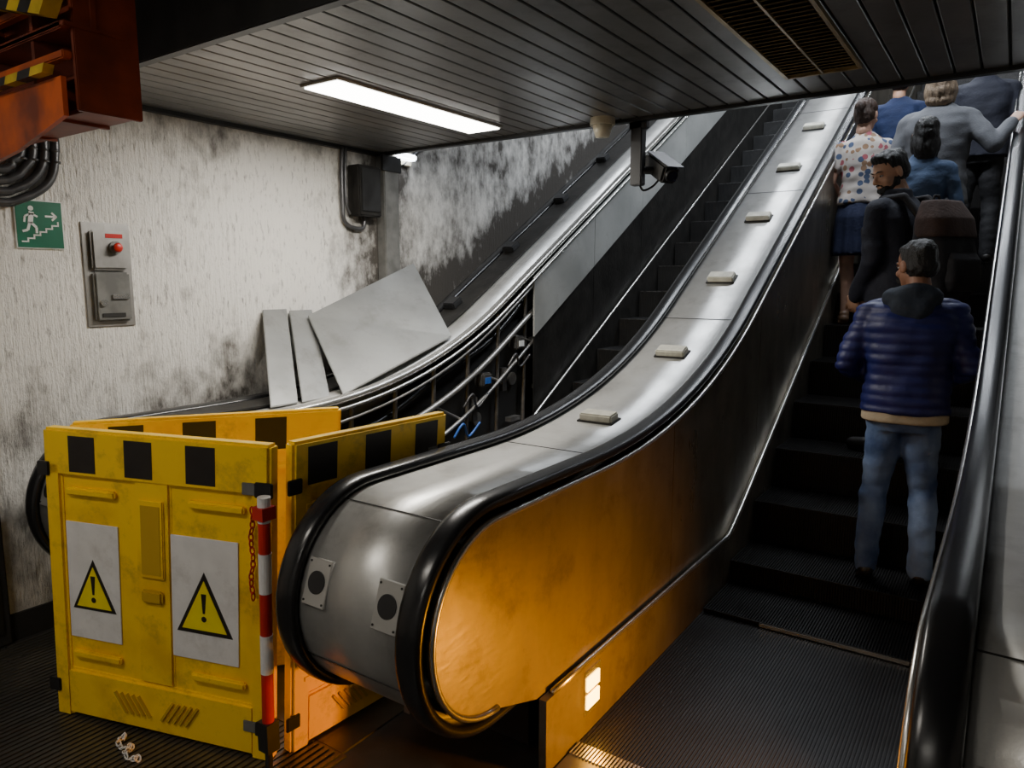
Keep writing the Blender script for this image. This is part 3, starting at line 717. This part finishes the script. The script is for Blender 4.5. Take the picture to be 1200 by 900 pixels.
def person(name,pos,yaw,H,sp):
    s=H/1.75; e=empty(name,pos)
    TM=Matrix.Translation(pos)@Matrix.Rotation(math.radians(yaw),4,'Z')@Matrix.Diagonal((s,s,s,1))
    g=sp.get; sw=g('sw',1.); bulk=g('bulk',1.); hipw=g('hipw',1.)
    hx=g('headx',0.); lean=g('lean',0.)
    skin=g('skin')
    def add(part,me,m): 
        me.transform(TM); return link(part,me,m,e)
    sd=g('seed',0)
    def wr(amp,sc=9,fold=0,quilt=0):
        def f(co,n):
            a=noise.noise(Vector((co.x*sc+sd,co.y*sc,co.z*sc*1.1)))*amp
            if fold: a+=fold*noise.noise(Vector((co.x*9+co.z*8+sd,co.y*9,co.z*17-co.x*6)))
            if quilt: a+=quilt*(abs(math.sin(co.z*math.pi/.052))**.6-.6)
            return co+n*a
        return f
    hem=g('hem',.86); bm=bmesh.new()
    ly=lambda z: lean*max(0,z-.95)
    prof=[(hem,.180*hipw,.135),(1.0,.172*hipw,.130),(1.12,.160*sw,.122),(1.25,.178*sw,.130),(1.35,.190*sw,.125),(1.42,.170*sw,.105),(1.47,.105*sw,.080),(1.505,.062,.062)]
    rings(bm,[(z,0,ly(z)-.01,rx*bulk,ry*bulk) for z,rx,ry in prof])
    sh=.178*sw
    for side,key in ((-1,'L'),(1,'R')):
        el,wrr=g(key)
        S0=V3(side*sh,ly(1.4)-.01,1.395); E=V3(*el); W=V3(*wrr)
        r0=.062*bulk*(.9 if sw<1 else 1)
        end=g('sleeve',1.0)
        if end>=1:
            limb(bm,[V3(side*sh*.7,S0.y,1.41),S0,S0.lerp(E,.5),E,E.lerp(W,.5),W],[r0*.95,r0,r0*.88,r0*.80,r0*.72,r0*.60])
        else:
            limb(bm,[V3(side*sh*.7,S0.y,1.40),S0,S0.lerp(E,.62)],[r0*.9,r0*.95,r0*.95])
            b2=bmesh.new(); limb(b2,[S0,S0.lerp(E,.5),E,E.lerp(W,.4),W],[.044,.042,.036,.034,.023]); add('arm_'+key,solid(b2,.008,5),skin)
        d=(W-E).normalized()
        hand(W,d,V3(*g(key+'t',(0,1,.1))),side,g('curl'+key,.5),1.,'hand_'+key,skin,e,TM)
    add('upper_garment',solid(bm,.010,6,wr(g('wamp',.010),9,g('fold',.005),g('quilt',0))),g('top'))
    fl,fr=g('feet',((-.11,0),(.11,0)))
    kb=g('knee',.03)
    if g('skirt'):
        bm=bmesh.new()
        rings(bm,[(.56,0,-.0,.200,.155),(.70,0,-.0,.195,.150),(.85,0,-.01,.185,.145),(.97,0,-.01,.165,.125),(1.06,0,-.01,.135,.11)])
        def pl(co,n):
            a=math.atan2(co.y,co.x); return co+n*.009*math.sin(a*11+math.sin(a*3))*min(1,max(0,(1.0-co.z)/.4))
        add('skirt',solid(bm,.010,3,pl),g('bottom'))
        bm=bmesh.new()
        for (fx,fy),sg in ((fl,-1),(fr,1)):
            limb(bm,[V3(sg*.085,0,.80),V3(sg*.085*.5+fx*.5,kb,.48),V3(fx*.9,fy-.02,.33),V3(fx,fy-.02,.09),V3(fx,fy+.0,.05)],[.078,.054,.052,.033,.034])
        add('legs',solid(bm,.009,6),skin)
    else:
        bm=bmesh.new()
        rings(bm,[(.80,0,-.01,.150*hipw,.115),(.88,0,-.012,.165*hipw,.128),(.97,0,-.01,.160*hipw,.122),(1.04,0,-.01,.150*hipw,.115)])
        for (fx,fy),sg in ((fl,-1),(fr,1)):
            k=V3(sg*.05+fx*.5,kb+fy*.5,.49)
            limb(bm,[V3(sg*.085,-.01,.88),V3(sg*.08,0,.72).lerp(k,.15),k,V3(fx*.95,fy-.015,.30),V3(fx,fy-.02,.10),V3(fx,fy-.02,.07)],[.093,.085,.068,.065,.060,.063])
        add('trousers',solid(bm,.010,6,wr(.006,6,.007)),g('bottom'))
    if g('shirt'):
        bm=bmesh.new(); rings(bm,[(hem-.05,0,-.01,.172*bulk,.128*bulk),(hem+.06,0,-.01,.170*bulk,.126*bulk)]); add('shirt_hem',solid(bm,.009,3,wr(.004)),g('shirt'))
    for (fx,fy),sg in ((fl,-1),(fr,1)):
        bm=bmesh.new()
        limb(bm,[V3(fx,fy-.045,.045),V3(fx+sg*.01,fy+.06,.045),V3(fx+sg*.02,fy+.145,.036)],[.040,.043,.038]); ell(bm,(fx,fy-.025,.08),(.040,.045,.04)); bbox(bm,(fx+sg*.01,fy+.050,.014),(.070,.22,.022))
        def fz(co,n): co.z=max(co.z,0.001); return co
        add('shoe_'+('l' if sg<0 else 'r'),solid(bm,.007,5,fz),g('shoes'))
    hy,hp,hr=[math.radians(a) for a in g('head',(0,0,0))]
    HM=Matrix.Translation((0+hx,ly(1.6)+g('heady',.0),1.632))@Matrix.Rotation(hy,4,'Z')@Matrix.Rotation(hp,4,'X')@Matrix.Rotation(hr,4,'Y')
    bm=bmesh.new()
    ell(bm,(0,-.012,.028),(.074,.094,.089)); ell(bm,(0,.018,-.03),(.060,.070,.080)); ell(bm,(0,.036,-.074),(.044,.046,.036)); ell(bm,(0,.068,-.098),(.022,.018,.015))
    limb(bm,[V3(0,.082,.012),V3(0,.098,-.012),V3(0,.103,-.026)],[.009,.011,.014]); ell(bm,(.012,.092,-.029),(.009,.009,.008)); ell(bm,(-.012,.092,-.029),(.009,.009,.008))
    ell(bm,(0,.083,-.054),(.023,.010,.005)); ell(bm,(0,.082,-.064),(.020,.010,.006)); ell(bm,(0,.075,.024),(.050,.014,.009))
    for x in (-1,1):
        ell(bm,(x*.076,-.012,-.008),(.010,.020,.032),Matrix.Rotation(-x*.3,3,'Z')); ell(bm,(x*.042,.055,-.03),(.020,.022,.020))
    limb(bm,[V3(0,-.02,-.05),V3(0,-.03,-.13)],[.052,.054])
    me=solid(bm,.0052,3); me.transform(HM); add('head',me,skin)
    bm=bmesh.new(); limb(bm,[HM@V3(0,-.02,-.09),V3(0,ly(1.47)-.015,1.46)],[.050,.056]); add('neck',solid(bm,.008,3),skin)
    for x in (-1,1):
        bm=bmesh.new(); ell(bm,(x*.030,.0725,.004),(.0115,.010,.0062)); bmesh.ops.transform(bm,matrix=TM@HM,verts=bm.verts); bm_link('eye_'+str(x),bm,M['eyew'],e,True)
        bm=bmesh.new(); ell(bm,(x*.030,.0805,.004),(.0055,.0035,.0055)); bmesh.ops.transform(bm,matrix=TM@HM,verts=bm.verts); bm_link('iris_'+str(x),bm,M['black'],e,True)
        bm=bmesh.new(); limb(bm,[V3(x*.017,.080,.011),V3(x*.03,.083,.0135),V3(x*.044,.074,.010)],[.0028,.0034,.0024]); bmesh.ops.transform(bm,matrix=TM@HM,verts=bm.verts); bm_link('eyelid_'+str(x),bm,skin,e,True)
        bm=bmesh.new(); limb(bm,[V3(x*.014,.089,.026),V3(x*.03,.088,.031),V3(x*.048,.076,.026)],[.0028,.004,.0022]); bmesh.ops.transform(bm,matrix=TM@HM,verts=bm.verts); bm_link('brow_'+str(x),bm,g('hair'),e,True)
    bm=bmesh.new(); st=g('style','short')
    ell(bm,(0,-.028,.047),(.081,.094,.084)); ell(bm,(0,-.048,.0),(.077,.075,.076)); ell(bm,(0,.028,.085),(.053,.046,.032))
    if st=='quiff': ell(bm,(0,.040,.100),(.046,.040,.026))
    if st=='bob':
        ell(bm,(0,-.045,-.05),(.095,.075,.09)); ell(bm,(-.07,-.01,-.05),(.028,.045,.085)); ell(bm,(.07,-.01,-.05),(.028,.045,.085)); ell(bm,(0,-.06,-.11),(.085,.05,.05))
    if st=='bun':
        ell(bm,(0,-.125,.045),(.042,.036,.042)); ell(bm,(0,-.06,-.035),(.066,.055,.05)); ell(bm,(.06,-.01,-.0),(.022,.03,.036)); ell(bm,(-.06,-.01,-.0),(.022,.03,.036))
    if st=='long':
        ell(bm,(0,-.055,-.08),(.085,.06,.13)); ell(bm,(-.068,.0,-.04),(.024,.04,.09)); ell(bm,(.068,.0,-.04),(.024,.04,.09))
    def hd(co,n):
        a=.006*noise.noise(Vector((co.x*70,co.y*70,co.z*16)))+.006*noise.noise(Vector((co.x*18+sd,co.y*18,co.z*12))); return co+n*a
    me=solid(bm,.006,3,hd); me.transform(HM); add('hair',me,g('hair'))
    if g('beard'):
        bm=bmesh.new(); ell(bm,(0,.038,-.082),(.052,.056,.036)); ell(bm,(-.052,.01,-.055),(.012,.026,.032)); ell(bm,(.052,.01,-.055),(.012,.026,.032)); limb(bm,[V3(-.026,.084,-.052),V3(0,.092,-.044),V3(.026,.084,-.052)],[.005,.007,.005])
        me=solid(bm,.006,3,hd); me.transform(HM); add('beard',me,g('hair'))
    if g('hood'):
        bm=bmesh.new(); ell(bm,(0,-.085,1.475),(.135,.065,.075)); ell(bm,(0,-.12,1.43),(.10,.04,.07)); limb(bm,[V3(-.09,-.04,1.49),V3(-.075,.03,1.48),V3(-.03,.07,1.44)],[.04,.035,.03]); limb(bm,[V3(.09,-.04,1.49),V3(.075,.03,1.48),V3(.03,.07,1.44)],[.04,.035,.03])
        add('hood',solid(bm,.009,4,wr(.012,14)),g('hood'))
    if g('collar'):
        bm=bmesh.new(); rings(bm,[(1.455,0,ly(1.47)-.015,.085,.082),(1.53,0,ly(1.5)-.015,.064,.066)]); add('collar',solid(bm,.008,2),g('collar'))
    return e,TM

sk_med=skinmat('olive',(.60,.34,.22)); sk_dk=skinmat('brown',(.30,.14,.08)); sk_lt=skinmat('light',(.60,.36,.26))
h_blk=mat('hair_black',(.012,.010,.009),.45,0,.4,40,bump=.6,bscale=200); h_brn=mat('hair_brown',(.050,.025,.014),.5,0,.4,40,bump=.6,bscale=200); h_bln=mat('hair_greyblonde',(.36,.26,.17),.55,0,.5,60,(1,1,.2),bump=.6,bscale=150)
c_navyp=cloth('navy_puffer',(.010,.015,.12),.3,rough=.5,bump=.15)
c_hood=cloth('charcoal_hood',(.02,.03,.05),.3)
c_jean=cloth('faded_denim',(.20,.29,.48),dark=(.025,.055,.16),ns=4,lo=.38,hi=.68)
c_jean2=cloth('denim_blue',(.05,.10,.22))
c_dk=cloth('dark_navy',(.018,.020,.034)); c_black=cloth('black_trousers',(.010,.010,.012)); c_grey=cloth('grey_sweater',(.15,.155,.17),.2,bscale=120)
c_skirt=cloth('navy_skirt',(.015,.022,.065)); c_cream=cloth('cream_shirt',(.50,.42,.30)); c_ltblue=cloth('light_blue_shirt',(.08,.13,.24)); c_bluec=cloth('royal_navy',(.010,.024,.085))
c_shoe=mat('dark_shoe_leather',(.015,.013,.012),.45,0,.3,20)
c_sand=mat('tan_shoe_leather',(.16,.09,.05),.5,0,.3,20)
fm=bpy.data.materials.new('cloth_floral'); fm.use_nodes=True; N=fm.node_tree.nodes; L=fm.node_tree.links; b=N['Principled BSDF']; b.inputs['Roughness'].default_value=.85
tc=N.new('ShaderNodeTexCoord'); vo=N.new('ShaderNodeTexVoronoi'); vo.inputs['Scale'].default_value=24; L.new(tc.outputs['Object'],vo.inputs['Vector'])
r1=N.new('ShaderNodeValToRGB'); r1.color_ramp.interpolation='CONSTANT'
cr=r1.color_ramp; cr.elements[0].position=0; cr.elements[0].color=(.38,.10,.12,1); cr.elements[1].position=.2; cr.elements[1].color=(.52,.47,.42,1)
for p,c in ((.42,(.07,.10,.18,1)),(.66,(.52,.47,.42,1)),(.8,(.28,.17,.10,1))):
    q=cr.elements.new(p); q.color=c
sx=N.new('ShaderNodeSeparateColor'); L.new(vo.outputs['Color'],sx.inputs[0]); L.new(sx.outputs[0],r1.inputs[0])
n3=N.new('ShaderNodeMix'); n3.data_type='RGBA'; r2=N.new('ShaderNodeMath'); r2.operation='GREATER_THAN'; r2.inputs[1].default_value=.5; L.new(vo.outputs['Distance'],r2.inputs[0])
L.new(r2.outputs[0],n3.inputs[0]); L.new(r1.outputs[0],n3.inputs[6]); n3.inputs[7].default_value=(.54,.49,.45,1); L.new(n3.outputs[2],b.inputs['Base Color'])

def onstep(x,y): return (x,y,treadZ(y))
HANG=dict(L=((-.235,-.03,1.12),(-.235,.06,.88)),R=((.235,-.03,1.12),(.235,.06,.88)))
person('man_in_blue_puffer_jacket',onstep(-.395,3.93),6,1.65,dict(skin=sk_dk,hair=h_blk,top=c_navyp,bottom=c_jean,shoes=c_shoe,shirt=c_cream,hood=c_hood,hem=.90,bulk=1.16,quilt=.009,
  L=((-.285,-.03,1.13),(-.15,.20,1.03)),R=((.27,-.03,1.13),(.15,.20,1.03)),Lt=(0.3,.4,1),Rt=(-.3,.4,1),feet=((-.125,-.02),(.125,.0)),head=(38,-8,0),seed=2,fold=.004,sw=1.03))
bp_,TMb=person('bearded_man_with_backpack',onstep(-.555,4.80),62,1.76,dict(skin=sk_med,hair=h_blk,top=c_dk,bottom=c_black,shoes=c_shoe,bulk=1.16,beard=True,style='quiff',collar=c_dk,
  L=((-.235,.02,1.12),(-.16,.16,.92)),R=((.24,.02,1.12),(.18,.18,.95)),head=(72,-22,0),lean=.12,heady=.04,seed=7))
person('woman_in_floral_top',onstep(-.985,5.98),10,1.62,dict(skin=sk_lt,hair=h_brn,top=fm,bottom=c_skirt,shoes=c_sand,skirt=True,hem=.95,sw=.90,sleeve=.6,style='bun',bulk=1.02,
  L=((-.23,-.02,1.13),(-.16,.18,1.05)),R=((.22,-.02,1.13),(.15,.16,.98)),feet=((-.07,-.02),(.08,.03)),head=(-25,-5,0),seed=4))
person('woman_in_blue_shirt',onstep(-.54,5.38),0,1.56,dict(skin=sk_med,hair=h_blk,top=c_ltblue,bottom=c_black,shoes=c_shoe,sw=.9,style='long',head=(20,-5,0),seed=9,**HANG))
gp=onstep(-.52,5.92); k_=1.75/1.76
gx=lambda X,Y,Z:((X-gp[0])*k_,(Y-gp[1])*k_,(Z-gp[2])*k_)
hy=6.05; hw=gx(-.10,hy-.10,railZ(hy-.06)+.055)
person('person_in_grey_sweater',gp,0,1.76,dict(skin=sk_lt,hair=h_bln,top=c_grey,bottom=c_jean2,shoes=c_shoe,hem=.84,bulk=1.14,style='bob',
  L=((-.26,-.04,1.12),(-.20,.12,.93)),R=((.33,-.08,1.20),hw),Rt=(-1,.3,.1),curlR=.75,head=(0,0,0),seed=5))
person('man_in_navy_jacket',onstep(-.30,6.72),0,1.60,dict(skin=sk_lt,hair=h_brn,top=c_dk,bottom=c_black,shoes=c_shoe,bulk=1.12,head=(25,0,0),seed=6,**HANG))
person('person_in_navy_jumper',onstep(-.88,6.75),0,1.52,dict(skin=sk_med,hair=h_blk,top=c_bluec,bottom=c_black,shoes=c_shoe,bulk=1.05,seed=8,**HANG))

e=empty('backpack',TMb@V3(0,-.25,1.2))
def bpk(name,fn,m,vx=.010,sm=4,disp=None):
    bm=bmesh.new(); fn(bm); me=solid(bm,vx,sm,disp); me.transform(TMb); link(name,me,m,e)
bro=cloth('backpack_brown',(.065,.035,.026)); bbl=cloth('backpack_black',(.020,.018,.021))
def body(bm): rings(bm,[(.90,0,-.24,.15,.085),(.95,0,-.25,.17,.105),(1.15,0,-.245,.175,.115),(1.32,0,-.225,.16,.095),(1.42,0,-.205,.12,.06)],p=3.5)
bpk('pack_body',body,bbl,disp=lambda co,n:co+n*.010*noise.noise(co*14))
bpk('front_pocket',lambda bm:rings(bm,[(.95,0,-.355,.11,.03),(1.0,0,-.36,.13,.045),(1.12,0,-.355,.125,.04),(1.16,0,-.345,.11,.02)],p=3.5),bbl)
bpk('top_flap',lambda bm:rings(bm,[(1.24,0,-.245,.175,.118),(1.34,0,-.235,.165,.108),(1.44,0,-.21,.125,.065)],p=3),bro)
for sgn in (-1,1):
    bpk('strap_%d'%sgn,lambda bm:limb(bm,[V3(sgn*.09,-.15,1.36),V3(sgn*.105,-.06,1.475),V3(sgn*.11,.06,1.47),V3(sgn*.125,.16,1.30),V3(sgn*.16,.10,1.08),V3(sgn*.15,-.12,1.0)],[.022]*6,8),bbl,.008,2)
bpk('grab_loop',lambda bm:limb(bm,[V3(-.03,-.18,1.43),V3(-.02,-.18,1.47),V3(.02,-.18,1.47),V3(.03,-.18,1.43)],[.008]*4,8),bbl,.006,1)

# ------------------------------------------------------------------ world + camera
w=bpy.data.worlds.new('World'); S.world=w; w.use_nodes=True
w.node_tree.nodes['Background'].inputs[0].default_value=(.5,.55,.6,1); w.node_tree.nodes['Background'].inputs[1].default_value=.02
cd=bpy.data.cameras.new('Camera'); cam=bpy.data.objects.new('Camera',cd); COL.objects.link(cam)
cam.location=(0,0,1.6); cam.rotation_euler=(math.radians(90-8.04),0,math.radians(34.5))
cd.sensor_width=36; cd.lens=25.5; cd.clip_start=.05
S.camera=cam
